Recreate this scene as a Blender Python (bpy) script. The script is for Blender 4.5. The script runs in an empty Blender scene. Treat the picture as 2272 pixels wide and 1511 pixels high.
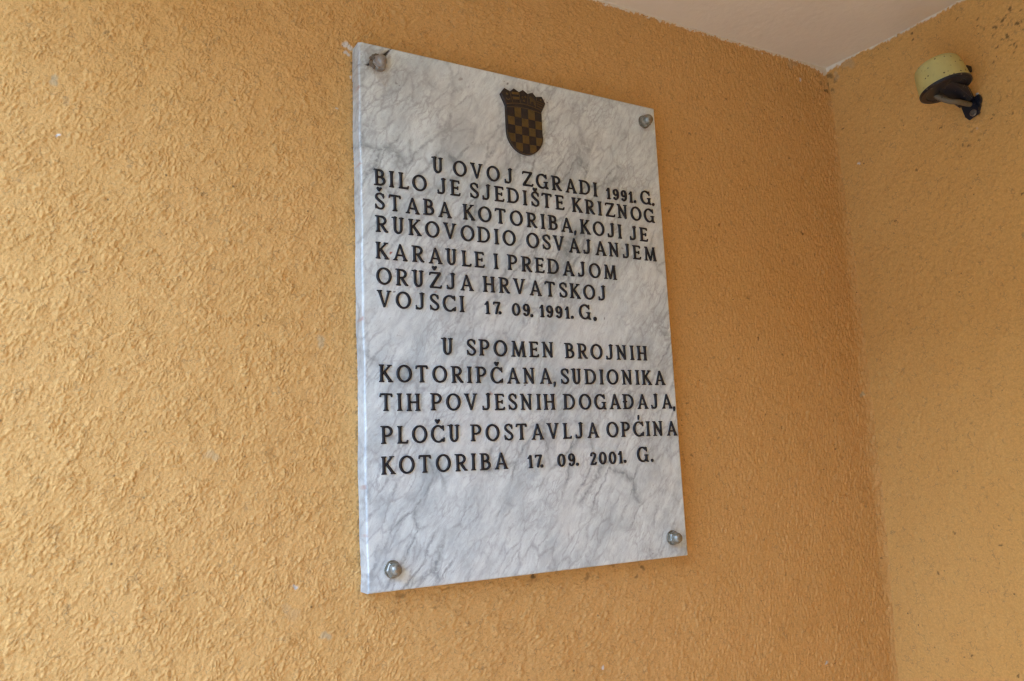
import bpy, bmesh, math, random
import numpy as np
from mathutils import Vector, Matrix

random.seed(7)
rng = np.random.default_rng(11)
S = bpy.context.scene
COL = S.collection

# ------------------------------------------------------------------ camera
# plaque frame: x along the wall, z up from the plaque's lower edge, wall face at y=0
cam_d = bpy.data.cameras.new('camera')
cam = bpy.data.objects.new('camera', cam_d)
COL.objects.link(cam)
cam_d.sensor_width = 36.0
cam_d.lens = 1805.9 * 36.0 / 2272.0
cam_d.clip_start = 0.02
cam_d.clip_end = 500
yaw, pitch, roll = 0.52512, 0.15558, -0.04555
fwd = Vector((math.sin(yaw)*math.cos(pitch), math.cos(yaw)*math.cos(pitch), math.sin(pitch)))
rt = Vector((math.cos(yaw), -math.sin(yaw), 0))
up = rt.cross(fwd)
r2 = rt*math.cos(roll) + up*math.sin(roll)
u2 = -rt*math.sin(roll) + up*math.cos(roll)
M = Matrix((r2, u2, -fwd)).transposed().to_4x4()
M.translation = Vector((-0.40938, -1.18072, 0.16787))
cam.matrix_world = M
cam_d.dof.use_dof = False
cam_d.dof.focus_distance = 1.30
cam_d.dof.aperture_fstop = 9.0
S.camera = cam

# ------------------------------------------------------------------ light
W = bpy.data.worlds.new('World')
S.world = W
W.use_nodes = True
nt = W.node_tree
bg = nt.nodes['Background']
sky = nt.nodes.new('ShaderNodeTexSky')
sky.sky_type = 'NISHITA'
sky.sun_disc = False
SUN_EL, SUN_AZ = math.radians(52), math.radians(-78)     # azimuth from +y towards +x
sky.sun_elevation = SUN_EL
sky.sun_rotation = SUN_AZ
sky.air_density = 1.0
sky.dust_density = 0.6
nt.links.new(sky.outputs[0], bg.inputs[0])
bg.inputs[1].default_value = 0.15
sd = bpy.data.lights.new('sun', 'SUN')
sd.energy = 0.6
sd.angle = math.radians(14)
sd.color = (1.0, 0.98, 0.95)
sun = bpy.data.objects.new('sun', sd)
COL.objects.link(sun)
sdir = Vector((math.sin(SUN_AZ)*math.cos(SUN_EL), math.cos(SUN_AZ)*math.cos(SUN_EL), math.sin(SUN_EL)))
sun.rotation_euler = sdir.to_track_quat('Z', 'Y').to_euler()
S.view_settings.view_transform = 'Standard'
S.view_settings.look = 'None'
S.view_settings.gamma = 1
S.view_settings.use_curve_mapping = False
S.view_settings.exposure = 3.48
try:
    S.cycles.max_bounces = 8
    S.cycles.use_denoising = True
    S.cycles.denoiser = 'OPENIMAGEDENOISE'
    S.cycles.denoising_input_passes = 'RGB_ALBEDO_NORMAL'
    S.cycles.denoising_prefilter = 'ACCURATE'
    S.cycles.filter_width = 1.3
    S.cycles.sample_clamp_indirect = 4.0
    S.cycles.diffuse_bounces = 5
except Exception:
    pass

XC, ZC, TH, PW, PH = 1.18336, 1.06934, 0.03173, 0.60, 0.84777
GZ = -1.40                                     # ground below the plaque's lower edge

# ------------------------------------------------------------------ helpers
def tag(o, label=None, cat=None, group=None, kind=None):
    if label: o['label'] = label
    if cat: o['category'] = cat
    if group: o['group'] = group
    if kind: o['kind'] = kind
    return o

def mesh_obj(name, me, mat=None, parent=None):
    o = bpy.data.objects.new(name, me)
    COL.objects.link(o)
    if mat is not None and len(me.materials) == 0: me.materials.append(mat)
    if parent is not None: o.parent = parent
    return o

def obj(name, bm, mat, parent=None, smooth=False):
    me = bpy.data.meshes.new(name)
    bmesh.ops.recalc_face_normals(bm, faces=bm.faces)
    bm.to_mesh(me); bm.free()
    if smooth:
        me.polygons.foreach_set('use_smooth', [True]*len(me.polygons))
    return mesh_obj(name, me, mat, parent)

def empty(name, loc):
    o = bpy.data.objects.new(name, None)
    COL.objects.link(o); o.location = loc
    o.empty_display_size = 0.05
    return o

def box(bm, x0, x1, y0, y1, z0, z1, bev=0):
    r = bmesh.ops.create_cube(bm, size=1)
    for v in r['verts']:
        v.co = Vector(((x0+x1)/2 + v.co.x*(x1-x0), (y0+y1)/2 + v.co.y*(y1-y0), (z0+z1)/2 + v.co.z*(z1-z0)))
    if bev:
        es = list({e for v in r['verts'] for e in v.link_edges})
        bmesh.ops.bevel(bm, geom=es, offset=bev, segments=2, profile=0.6, affect='EDGES')

def lathe(bm, prof, n=32, mat=Matrix.Identity(4)):
    rings = []
    for r, z in prof:
        if r < 1e-6:
            rings.append([bm.verts.new(mat @ Vector((0, 0, z)))])
        else:
            rings.append([bm.verts.new(mat @ Vector((r*math.cos(2*math.pi*i/n), r*math.sin(2*math.pi*i/n), z))) for i in range(n)])
    for a, b in zip(rings[:-1], rings[1:]):
        if len(a) == 1 and len(b) == 1: continue
        for i in range(n):
            j = (i+1) % n
            if len(a) == 1: bm.faces.new((a[0], b[j], b[i]))
            elif len(b) == 1: bm.faces.new((a[i], a[j], b[0]))
            else: bm.faces.new((a[i], a[j], b[j], b[i]))

def tube(bm, pts, rad, n=12):
    pts = [Vector(p) for p in pts]
    rings = []
    ref = Vector((0.13, 0.31, 0.94)).normalized()
    for i, p in enumerate(pts):
        t = (pts[min(i+1, len(pts)-1)] - pts[max(i-1, 0)]).normalized()
        a = t.cross(ref).normalized(); b = t.cross(a)
        rr = rad[i] if isinstance(rad, (list, tuple)) else rad
        rings.append([bm.verts.new(p + (a*math.cos(2*math.pi*k/n) + b*math.sin(2*math.pi*k/n))*rr) for k in range(n)])
    for a, b in zip(rings[:-1], rings[1:]):
        for k in range(n):
            bm.faces.new((a[k], a[(k+1) % n], b[(k+1) % n], b[k]))
    bm.faces.new(rings[0]); bm.faces.new(rings[-1][::-1])

def smooth_path(pts, sub=6):
    pts = [Vector(p) for p in pts]
    P = [pts[0]*2-pts[1]] + pts + [pts[-1]*2-pts[-2]]
    out = []
    for i in range(1, len(P)-2):
        for k in range(sub):
            t = k/sub
            out.append(0.5*((2*P[i]) + (P[i+1]-P[i-1])*t + (2*P[i-1]-5*P[i]+4*P[i+1]-P[i+2])*t*t + (3*P[i]-P[i-1]-3*P[i+1]+P[i+2])*t**3))
    out.append(pts[-1])
    return out

# ------------------------------------------------------------------ materials
class NT:
    def __init__(self, name):
        self.m = bpy.data.materials.new(name); self.m.use_nodes = True
        self.t = self.m.node_tree; self.b = self.t.nodes['Principled BSDF']
    def n(self, typ, **kw):
        x = self.t.nodes.new(typ)
        for k, v in kw.items():
            if k.startswith('i_'): x.inputs[k[2:].replace('_', ' ')].default_value = v
            else: setattr(x, k, v)
        return x
    def l(self, a, b): self.t.links.new(a, b)
    def math(self, op, a, b=None, clamp=False):
        x = self.n('ShaderNodeMath', operation=op); x.use_clamp = clamp
        for i, v in enumerate((a, b)):
            if v is None: continue
            if isinstance(v, (int, float)): x.inputs[i].default_value = v
            else: self.l(v, x.inputs[i])
        return x.outputs[0]
    def ramp(self, src, stops):
        x = self.n('ShaderNodeValToRGB')
        e = x.color_ramp.elements
        while len(e) < len(stops): e.new(0.5)
        for i, (p, c) in enumerate(stops):
            e[i].position = p
            e[i].color = (c, c, c, 1) if isinstance(c, (int, float)) else (*c, 1)
        self.l(src, x.inputs[0]); return x.outputs[0]
    def mix(self, f, a, b, blend='MIX'):
        x = self.n('ShaderNodeMix', data_type='RGBA', blend_type=blend)
        for s, v in ((x.inputs[0], f), (x.inputs[6], a), (x.inputs[7], b)):
            if isinstance(v, (int, float)): s.default_value = v
            elif isinstance(v, tuple): s.default_value = (*v, 1)
            else: self.l(v, s)
        return x.outputs[2]
    def noise(self, vec, scale, detail=3, rough=0.5, dist=0.0):
        x = self.n('ShaderNodeTexNoise'); x.inputs['Scale'].default_value = scale
        x.inputs['Detail'].default_value = detail; x.inputs['Roughness'].default_value = rough
        x.inputs['Distortion'].default_value = dist
        if vec is not None: self.l(vec, x.inputs['Vector'])
        return x.outputs[0]
    def attr(self, name):
        return self.n('ShaderNodeAttribute', attribute_name=name).outputs['Fac']
    def obj_co(self):
        return self.n('ShaderNodeTexCoord').outputs['Object']
    def mapping(self, v, scale=(1, 1, 1), rot=(0, 0, 0), loc=(0, 0, 0)):
        x = self.n('ShaderNodeMapping'); x.inputs['Scale'].default_value = scale
        x.inputs['Rotation'].default_value = rot; x.inputs['Location'].default_value = loc
        self.l(v, x.inputs['Vector']); return x.outputs[0]
    def bump(self, h, strength, dist):
        x = self.n('ShaderNodeBump'); x.inputs['Strength'].default_value = strength
        x.inputs['Distance'].default_value = dist
        self.l(h, x.inputs['Height']); self.l(x.outputs[0], self.b.inputs['Normal'])

def wall_material(name, c1, c2, scribble, bumpy):
    k = NT(name); co = k.obj_co()
    big = k.ramp(k.noise(co, 5.0, 4, 0.6), [(0.35, 0.0), (0.65, 1.0)])
    col = k.mix(big, c1, c2)
    fine = k.noise(co, 260.0, 3, 0.6)
    col = k.mix(k.ramp(fine, [(0.42, 0.30), (0.62, 0.0)]), col, tuple(v*0.62 for v in c1))
    # weathered grime lodged in the surface: thin worm-like scribbles and specks
    warp = k.n('ShaderNodeVectorMath', operation='ADD')
    wn = k.n('ShaderNodeTexNoise'); wn.inputs['Scale'].default_value = 60; wn.inputs['Detail'].default_value = 2
    k.l(co, wn.inputs['Vector'])
    ws = k.n('ShaderNodeVectorMath', operation='SCALE'); ws.inputs['Scale'].default_value = 0.02
    k.l(wn.outputs['Color'], ws.inputs[0]); k.l(co, warp.inputs[0]); k.l(ws.outputs[0], warp.inputs[1])
    vor = k.n('ShaderNodeTexVoronoi', feature='DISTANCE_TO_EDGE'); vor.inputs['Scale'].default_value = 95
    k.l(warp.outputs[0], vor.inputs['Vector'])
    line = k.ramp(vor.outputs['Distance'], [(0.0, 1.0), (0.09, 0.0)])
    msk = k.ramp(k.noise(co, 70.0, 3, 0.6), [(0.50, 0.0), (0.64, 1.0)])
    col = k.mix(k.math('MULTIPLY', k.math('MULTIPLY', line, msk), scribble), col, (0.16, 0.12, 0.07))
    sp = k.n('ShaderNodeTexVoronoi'); sp.inputs['Scale'].default_value = 55
    k.l(co, sp.inputs['Vector'])
    dot = k.ramp(sp.outputs['Distance'], [(0.05, 1.0), (0.13, 0.0)])
    sepc = k.n('ShaderNodeSeparateColor'); k.l(sp.outputs['Color'], sepc.inputs[0])
    dm = k.ramp(sepc.outputs[0], [(0.90, 0.0), (0.94, 1.0)])
    col = k.mix(k.math('MULTIPLY', k.math('MULTIPLY', dot, dm), 0.75), col, (0.10, 0.07, 0.035))
    col = k.mix(k.math('MULTIPLY', k.attr('stain'), 0.9), col, (0.05, 0.035, 0.02))
    col = k.mix(k.math('MULTIPLY', k.attr('rub'), 0.5), col, (0.42, 0.44, 0.33))
    col = k.mix(k.attr('pale'), col, (0.72, 0.70, 0.64))
    col = k.mix(k.attr('lap'), col, (0.80, 0.74, 0.59))
    k.l(col, k.b.inputs['Base Color'])
    k.b.inputs['Roughness'].default_value = 0.85
    k.b.inputs['Specular IOR Level'].default_value = 0.25
    k.bump(k.noise(co, 480.0, 3, 0.6), bumpy, 0.0012)
    return k.m

M_WALL_A = wall_material('render_orange_rough', (0.74, 0.445, 0.160), (0.72, 0.43, 0.148), 0.42, 0.7)
M_WALL_B = wall_material('render_orange_smooth', (0.73, 0.415, 0.122), (0.74, 0.43, 0.132), 0.42, 0.5)

k = NT('ceiling_paint'); co = k.obj_co()
c = k.mix(k.ramp(k.noise(co, 9, 4, 0.6), [(0.35, 0.0), (0.7, 1.0)]), (0.82, 0.76, 0.60), (0.78, 0.72, 0.57))
k.l(c, k.b.inputs['Base Color']); k.b.inputs['Roughness'].default_value = 0.8
k.bump(k.noise(co, 60, 5, 0.6), 0.35, 0.004); M_CEIL = k.m

k = NT('paving'); co = k.obj_co()
c = k.mix(k.noise(co, 3, 5, 0.6), (0.30, 0.30, 0.30), (0.23, 0.23, 0.23))
k.l(c, k.b.inputs['Base Color']); k.b.inputs['Roughness'].default_value = 0.9
k.bump(k.noise(co, 80, 5, 0.6), 0.3, 0.003); M_PAVE = k.m

# marble ------------------------------------------------------------
k = NT('marble'); co = k.obj_co()
rotv = k.mapping(co, rot=(0, math.radians(57), 0))              # grain runs from lower left to upper right
wn = k.n('ShaderNodeTexNoise'); wn.inputs['Scale'].default_value = 18; wn.inputs['Detail'].default_value = 7; wn.inputs['Roughness'].default_value = 0.66
k.l(co, wn.inputs['Vector'])
wsub = k.n('ShaderNodeVectorMath', operation='SUBTRACT'); wsub.inputs[1].default_value = (0.5, 0.5, 0.5)
k.l(wn.outputs['Color'], wsub.inputs[0])
ws = k.n('ShaderNodeVectorMath', operation='SCALE'); ws.inputs['Scale'].default_value = 0.027
k.l(wsub.outputs[0], ws.inputs[0])
wp = k.n('ShaderNodeVectorMath', operation='ADD'); k.l(rotv, wp.inputs[0]); k.l(ws.outputs[0], wp.inputs[1])
st = k.mapping(wp.outputs[0], scale=(1.0, 1.0, 2.9))             # long along the grain, narrow across it
cloud = k.ramp(k.noise(st, 8.0, 10, 0.70), [(0.40, 0.0), (0.50, 0.25), (0.66, 1.0)])
streak = k.ramp(k.noise(k.mapping(wp.outputs[0], scale=(1.0, 1.0, 3.4)), 30.0, 8, 0.75), [(0.42, 0.0), (0.68, 1.0)])
def vein(scale, width, seedloc, mscale, lo, hi):
    v = k.n('ShaderNodeTexVoronoi', feature='DISTANCE_TO_EDGE'); v.inputs['Scale'].default_value = scale
    k.l(k.mapping(st, loc=seedloc), v.inputs['Vector'])
    ln = k.ramp(v.outputs['Distance'], [(0.0, 1.0), (width*0.35, 0.55), (width, 0.0)])
    mk = k.ramp(k.noise(k.mapping(co, loc=seedloc), mscale, 3, 0.6), [(lo, 0.0), (hi, 1.0)])
    nod = k.ramp(k.noise(co, 150.0, 3, 0.6), [(0.32, 0.30), (0.55, 1.0)])
    return k.math('MULTIPLY', k.math('MULTIPLY', ln, mk), nod)
v1 = vein(8.0, 0.070, (3.1, 0, 1.7), 7.0, 0.44, 0.58)
v2 = vein(19.0, 0.12, (9.7, 0, 4.2), 9.0, 0.43, 0.56)
v3 = vein(48.0, 0.17, (1.7, 0, 8.2), 12.0, 0.50, 0.64)
zsep = k.n('ShaderNodeSeparateXYZ'); k.l(co, zsep.inputs[0])
col = k.mix(cloud, (0.81, 0.91, 0.90), (0.49, 0.58, 0.60))
col = k.mix(k.math('MULTIPLY', streak, 0.55), col, (0.38, 0.44, 0.45))
warm = k.ramp(k.noise(k.mapping(co, loc=(5, 0, 2)), 7.0, 3, 0.6), [(0.45, 0.0), (0.7, 1.0)])
col = k.mix(k.math('MULTIPLY', warm, 0.35), col, (0.74, 0.73, 0.66))
col = k.mix(k.math('MULTIPLY', v1, 0.78), col, (0.19, 0.235, 0.25))
col = k.mix(k.math('MULTIPLY', v2, 0.52), col, (0.25, 0.28, 0.30))
col = k.mix(k.math('MULTIPLY', v3, 0.48), col, (0.30, 0.32, 0.34))
fine = k.ramp(k.noise(k.mapping(wp.outputs[0], scale=(1, 1, 2.2)), 110.0, 4, 0.7), [(0.60, 0.0), (0.78, 1.0)])
col = k.mix(k.math('MULTIPLY', fine, 0.65), col, (0.30, 0.31, 0.32))
dk = k.math('MULTIPLY', k.attr('dirt_shade'), k.ramp(k.noise(co, 130, 4, 0.7), [(0.25, 0.35), (0.7, 1.0)]))
col = k.mix(dk, col, (0.33, 0.28, 0.20))
col = k.mix(k.attr('crack'), col, (0.05, 0.04, 0.03))
col = k.mix(k.attr('rust'), col, (0.38, 0.10, 0.035))
k.l(col, k.b.inputs['Base Color'])
k.b.inputs['Roughness'].default_value = 0.33
k.b.inputs['Specular IOR Level'].default_value = 0.45
k.b.inputs['Subsurface Weight'].default_value = 0.0
k.bump(k.noise(co, 400, 3, 0.6), 0.08, 0.0005)
M_MARBLE = k.m

k = NT('letter_metal'); co = k.obj_co()
n = k.noise(co, 180, 4, 0.6)
k.l(k.mix(n, (0.007, 0.009, 0.012), (0.020, 0.023, 0.029)), k.b.inputs['Base Color'])
k.b.inputs['Roughness'].default_value = 0.42; k.b.inputs['Specular IOR Level'].default_value = 0.35
k.bump(n, 0.3, 0.0006); M_LET = k.m

def bronze(name, a, b, rough, metal):
    k = NT(name); co = k.obj_co()
    n = k.noise(co, 120, 5, 0.65)
    k.l(k.mix(k.ramp(n, [(0.35, 0.0), (0.7, 1.0)]), a, b), k.b.inputs['Base Color'])
    k.b.inputs['Roughness'].default_value = rough; k.b.inputs['Metallic'].default_value = metal
    k.bump(n, 0.35, 0.0006); return k.m
M_BR_DARK = bronze('bronze_dark', (0.022, 0.016, 0.015), (0.045, 0.032, 0.024), 0.55, 0.2)
M_BR_GOLD = bronze('bronze_gold', (0.165, 0.105, 0.030), (0.11, 0.075, 0.027), 0.45, 0.45)
M_BR_LINE = bronze('bronze_line', (0.13, 0.085, 0.03), (0.09, 0.055, 0.02), 0.5, 0.4)

k = NT('nut_metal'); co = k.obj_co()
n = k.noise(co, 240, 5, 0.7)
k.l(k.mix(k.ramp(n, [(0.35, 0.0), (0.7, 1.0)]), (0.38, 0.375, 0.32), (0.22, 0.22, 0.18)), k.b.inputs['Base Color'])
k.b.inputs['Metallic'].default_value = 0.8
k.l(k.ramp(n, [(0.2, 0.33), (0.8, 0.52)]), k.b.inputs['Roughness'])
k.bump(n, 0.25, 0.0005); M_NUT = k.m
k = NT('nut_dirty'); co = k.obj_co()
n = k.noise(co, 150, 5, 0.7)
k.l(k.mix(k.ramp(n, [(0.42, 0.0), (0.6, 1.0)]), (0.34, 0.34, 0.31), (0.30, 0.24, 0.17)), k.b.inputs['Base Color'])
k.l(k.ramp(n, [(0.42, 0.8), (0.55, 0.05)]), k.b.inputs['Metallic'])
k.l(k.ramp(n, [(0.42, 0.4), (0.6, 0.85)]), k.b.inputs['Roughness'])
k.bump(n, 0.6, 0.0012); M_NUT_D = k.m

k = NT('grime_putty'); co = k.obj_co(); n = k.noise(co, 200, 5, 0.7)
k.l(k.mix(n, (0.06, 0.045, 0.03), (0.26, 0.20, 0.13)), k.b.inputs['Base Color'])
k.b.inputs['Roughness'].default_value = 0.9; k.bump(n, 0.8, 0.002); M_GRIME = k.m

def plastic(name, a, spots, rough):
    k = NT(name); co = k.obj_co()
    col = k.mix(k.ramp(k.noise(co, 22, 4, 0.6), [(0.35, 0.0), (0.7, 1.0)]), a, tuple(v*0.8 for v in a))
    if spots:
        v = k.n('ShaderNodeTexVoronoi'); v.inputs['Scale'].default_value = 150; k.l(co, v.inputs['Vector'])
        sc = k.n('ShaderNodeSeparateColor'); k.l(v.outputs['Color'], sc.inputs[0])
        d = k.math('MULTIPLY', k.ramp(v.outputs['Distance'], [(0.16, 1.0), (0.34, 0.0)]), k.ramp(sc.outputs[1], [(0.70, 0.0), (0.78, 1.0)]))
        col = k.mix(k.math('MULTIPLY', d, 0.9), col, spots)
        d2 = k.ramp(k.noise(co, 55, 5, 0.7), [(0.60, 0.0), (0.72, 1.0)])
        col = k.mix(k.math('MULTIPLY', d2, 0.45), col, tuple((x+y)/2 for x, y in zip(spots, a)))
    k.l(col, k.b.inputs['Base Color']); k.b.inputs['Roughness'].default_value = rough
    k.bump(k.noise(co, 300, 3, 0.6), 0.2, 0.0008)
    return k.m
M_CREAM = plastic('cream_plastic', (0.60, 0.55, 0.20), (0.06, 0.045, 0.02), 0.5)
M_BLACK = plastic('black_plastic', (0.011, 0.014, 0.023), (0.16, 0.14, 0.11), 0.34)
M_CABLE = plastic('cable_sheath', (0.18, 0.15, 0.09), (0.05, 0.045, 0.03), 0.6)
M_SCREW = bronze('screw_steel', (0.26, 0.25, 0.22), (0.16, 0.14, 0.11), 0.45, 0.8)
M_SEAL = plastic('white_seal', (0.62, 0.62, 0.60), None, 0.7)

k = NT('house_render'); k.l(k.mix(k.noise(k.obj_co(), 2, 4, 0.6), (0.30, 0.31, 0.32), (0.24, 0.25, 0.26)), k.b.inputs['Base Color']); M_HOUSE = k.m
k = NT('roof_tiles'); k.l(k.mix(k.noise(k.obj_co(), 6, 4, 0.6), (0.16, 0.11, 0.09), (0.11, 0.08, 0.07)), k.b.inputs['Base Color']); M_ROOF = k.m
# ------------------------------------------------------------------ rough rendered walls
def field(nx, nz, step, wl_lo, wl_hi, ang=0.0, ratio=1.0, seed=0):
    """band-passed noise; wavelengths in metres; ang = direction of elongation, ratio = how long"""
    g = np.random.default_rng(seed).standard_normal((nz, nx))
    F = np.fft.rfft2(g)
    fz = np.fft.fftfreq(nz, step)[:, None]; fx = np.fft.rfftfreq(nx, step)[None, :]
    u = fx*math.cos(ang) + fz*math.sin(ang); v = -fx*math.sin(ang) + fz*math.cos(ang)
    f = np.sqrt((u*ratio)**2 + v**2)
    H = np.exp(-(f*wl_lo)**2) * (1 - np.exp(-(f*wl_hi)**2))
    o = np.fft.irfft2(F*H, s=(nz, nx))
    return o/o.std()

def grains(nx, nz, step, pitch, sigma, seed=0):
    """separate sand grains: scattered bumps about `pitch` apart and `sigma` wide, 0..1"""
    r = np.random.default_rng(seed)
    g = (r.random((nz, nx)) < (step/pitch)**2)*r.uniform(0.35, 1.0, (nz, nx))
    fz = np.fft.fftfreq(nz, step)[:, None]; fx = np.fft.rfftfreq(nx, step)[None, :]
    o = np.fft.irfft2(np.fft.rfft2(g)*np.exp(-2*(math.pi*sigma)**2*(fx**2+fz**2)), s=(nz, nx))
    o *= 2*math.pi*(sigma/step)**2
    return 1-np.exp(-1.3*np.maximum(o, 0))

def sample(a, X, Z, x0, z0, step):
    gx = np.clip((X-x0)/step, 0, a.shape[1]-1.001); gz = np.clip((Z-z0)/step, 0, a.shape[0]-1.001)
    ix = gx.astype(int); iz = gz.astype(int); fx = gx-ix; fz = gz-iz
    return (a[iz, ix]*(1-fx)*(1-fz) + a[iz, ix+1]*fx*(1-fz) + a[iz+1, ix]*(1-fx)*fz + a[iz+1, ix+1]*fx*fz)

def sstep(a, b, x):
    t = np.clip((x-a)/(b-a), 0, 1); return t*t*(3-2*t)

def grid_mesh(name, P, attrs, mat):
    nz, nx, _ = P.shape
    me = bpy.data.meshes.new(name)
    idx = np.arange(nz*nx, dtype=np.int32).reshape(nz, nx)
    q = np.stack([idx[:-1, :-1], idx[:-1, 1:], idx[1:, 1:], idx[1:, :-1]], -1).reshape(-1, 4)
    me.vertices.add(nz*nx); me.vertices.foreach_set('co', P.reshape(-1).astype(np.float32))
    me.loops.add(q.size); me.loops.foreach_set('vertex_index', q.reshape(-1))
    me.polygons.add(len(q)); me.polygons.foreach_set('loop_start', np.arange(0, q.size, 4, dtype=np.int32))
    me.polygons.foreach_set('use_smooth', np.ones(len(q), dtype=bool))
    for n, a in attrs.items():
        at = me.attributes.new(n, 'FLOAT', 'POINT'); at.data.foreach_set('value', a.reshape(-1).astype(np.float32))
    me.update(calc_edges=True)
    me.materials.append(mat)
    return me

def spots(X, Z, lst, seed=3):
    """irregular blots at given places: (x, z, radius, strength)"""
    o = np.zeros_like(X); r = np.random.default_rng(seed)
    for x, z, rad, s in lst:
        a0, a1 = r.uniform(0, 6.28, 2)
        m = (abs(X-x) < rad*3) & (abs(Z-z) < rad*3)
        dx, dz = X[m]-x, Z[m]-z
        th = np.arctan2(dz, dx)
        rr = rad*(1 + 0.35*np.sin(2*th+a0) + 0.2*np.sin(3*th+a1))
        d = np.hypot(dx, dz)
        o[m] = np.maximum(o[m], s*(1-sstep(rr*0.7, rr*1.35, d)))
    return o

# --- wall A (carries the plaque)
def axis(pts):
    out = []
    for a, b, s in pts: out += list(np.arange(a, b, s))
    return np.array(out + [pts[-1][1]])
xs = axis([(-1.5, -0.75, 0.15), (-0.75, -0.56, 0.01), (-0.56, 0.06, 0.0011), (0.06, XC+0.010, 0.0022)])
zs = axis([(GZ, -0.5, 0.15), (-0.5, -0.30, 0.01), (-0.30, ZC+0.004, 0.0013)])
X, Z = np.meshgrid(xs, zs)
ST = 0.0009; X0, Z0 = -0.8, -0.55
NX, NZ = int(2.0/ST), int(1.65/ST)
bl = field(NX, NZ, ST, 0.007, 0.030, 0.9, 1.5, 3)
sw1 = field(NX, NZ, ST, 0.0032, 0.012, 1.05, 5.0, 4)      # trowel drags rising to the right
sw2 = field(NX, NZ, ST, 0.0032, 0.012, 0.45, 5.0, 5)
vt = field(NX, NZ, ST, 0.0028, 0.009, 1.60, 5.5, 6)       # vertical wrinkles near the corner
m1 = field(NX, NZ, ST, 0.06, 0.5, 0, 1, 7)
m2 = field(NX, NZ, ST, 0.05, 0.4, 0, 1, 8)
und = field(NX, NZ, ST, 0.09, 0.6, 0, 1, 9)
def s_(a): return sample(a, X, Z, X0, Z0, ST)
R = sstep(0.30, 0.80, X)                                   # the render gets finer towards the corner
C2 = sstep(0.85, 1.12, X)
ga = s_(grains(NX, NZ, ST, 0.0034, 0.00085, 101)); gb = s_(grains(NX, NZ, ST, 0.0075, 0.0016, 102)); gc = s_(grains(NX, NZ, ST, 0.017, 0.0028, 103))
blob = np.minimum(np.abs(s_(bl)), 1.7)*0.9
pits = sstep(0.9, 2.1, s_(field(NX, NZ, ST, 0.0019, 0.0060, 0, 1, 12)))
pits2 = sstep(1.3, 2.3, s_(field(NX, NZ, ST, 0.0030, 0.010, 0.9, 1.6, 13)))
cl1 = s_(field(NX, NZ, ST, 0.0034, 0.015, 0.9, 1.4, 14)); cl2 = s_(field(NX, NZ, ST, 0.0075, 0.04, 0.95, 1.7, 15))
patch = sstep(-0.6, 1.0, s_(field(NX, NZ, ST, 0.022, 0.12, 0, 1, 16)))
clump = (sstep(-0.2, 0.6, cl1)*0.30 + sstep(0.3, 1.0, cl2)*1.0)*(0.25 + 0.75*patch)
# long curved trowel ridges: contour lines of a smooth field
cv = s_(field(NX, NZ, ST, 0.045, 0.30, 0.9, 1.3, 17)); cvw = s_(field(NX, NZ, ST, 0.010, 0.05, 0, 1, 18))
arcs = np.zeros_like(X)
for lv in (-1.6, -1.2, -0.8, -0.4, 0.0, 0.4, 0.8, 1.2, 1.6):
    d = cv + 0.10*cvw - lv
    arcs = np.maximum(arcs, sstep(-0.10, 0.0, d)*(1-sstep(0.0, 0.05, d)))
arcs *= sstep(0.0, 0.9, s_(field(NX, NZ, ST, 0.02, 0.09, 0, 1, 19)))*(1-0.8*R)
drag = np.minimum(s_(sw1), 0.5)*sstep(-0.3, 0.9, s_(m1)) + np.minimum(s_(sw2), 0.5)*sstep(-0.2, 0.9, s_(m2))*(1-R)
wr = np.minimum(s_(vt), 0.4)
calm = s_(field(NX, NZ, ST, 0.03, 0.16, 0, 1, 23))
flat = 1 - 0.55*sstep(0.0, 1.5, calm)
hgt = ((ga*0.00072 + gb*0.0010*(0.4+0.6*patch) + gc*0.0019*(0.15+0.85*patch))*(1-0.62*R) + blob*0.00085*(1-0.45*R) + drag*0.00030*(1-0.35*C2)
       + clump*0.00105*(1-0.60*R) + arcs*0.0020 + wr*(0.00085*R + 0.0006*C2) - (pits*0.0014 + pits2*0.0018)*(1-0.7*R)) * flat * (1-0.16*(1-R)) + s_(und)*0.0005
# rougher patch right of the plaque, worn plaster below it
ins = ((X > -0.62) & (Z > -0.4)).astype(float)
hgt *= ins
# dabs of old filler
fl = spots(X, Z, [(-0.101, -0.017, 0.022, 1), (-0.052, -0.054, 0.010, 1), (-0.055, 0.368, 0.011, 1), (-0.415, 0.707, 0.016, 1), (-0.208, 0.204, 0.012, .8)], 5)
hgt = hgt*(1-0.6*fl) + fl*0.0008
lapn = s_(field(NX, NZ, ST, 0.006, 0.06, 0, 1, 21))
lapw = 0.0045 + 0.0022*lapn + 0.012*np.exp(-((X-(XC-0.015))/0.05)**2)
lap = sstep(-0.0012, 0.0012, Z-(ZC-lapw))
hgt = hgt*(1-0.6*lap) + lap*0.0008
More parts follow.
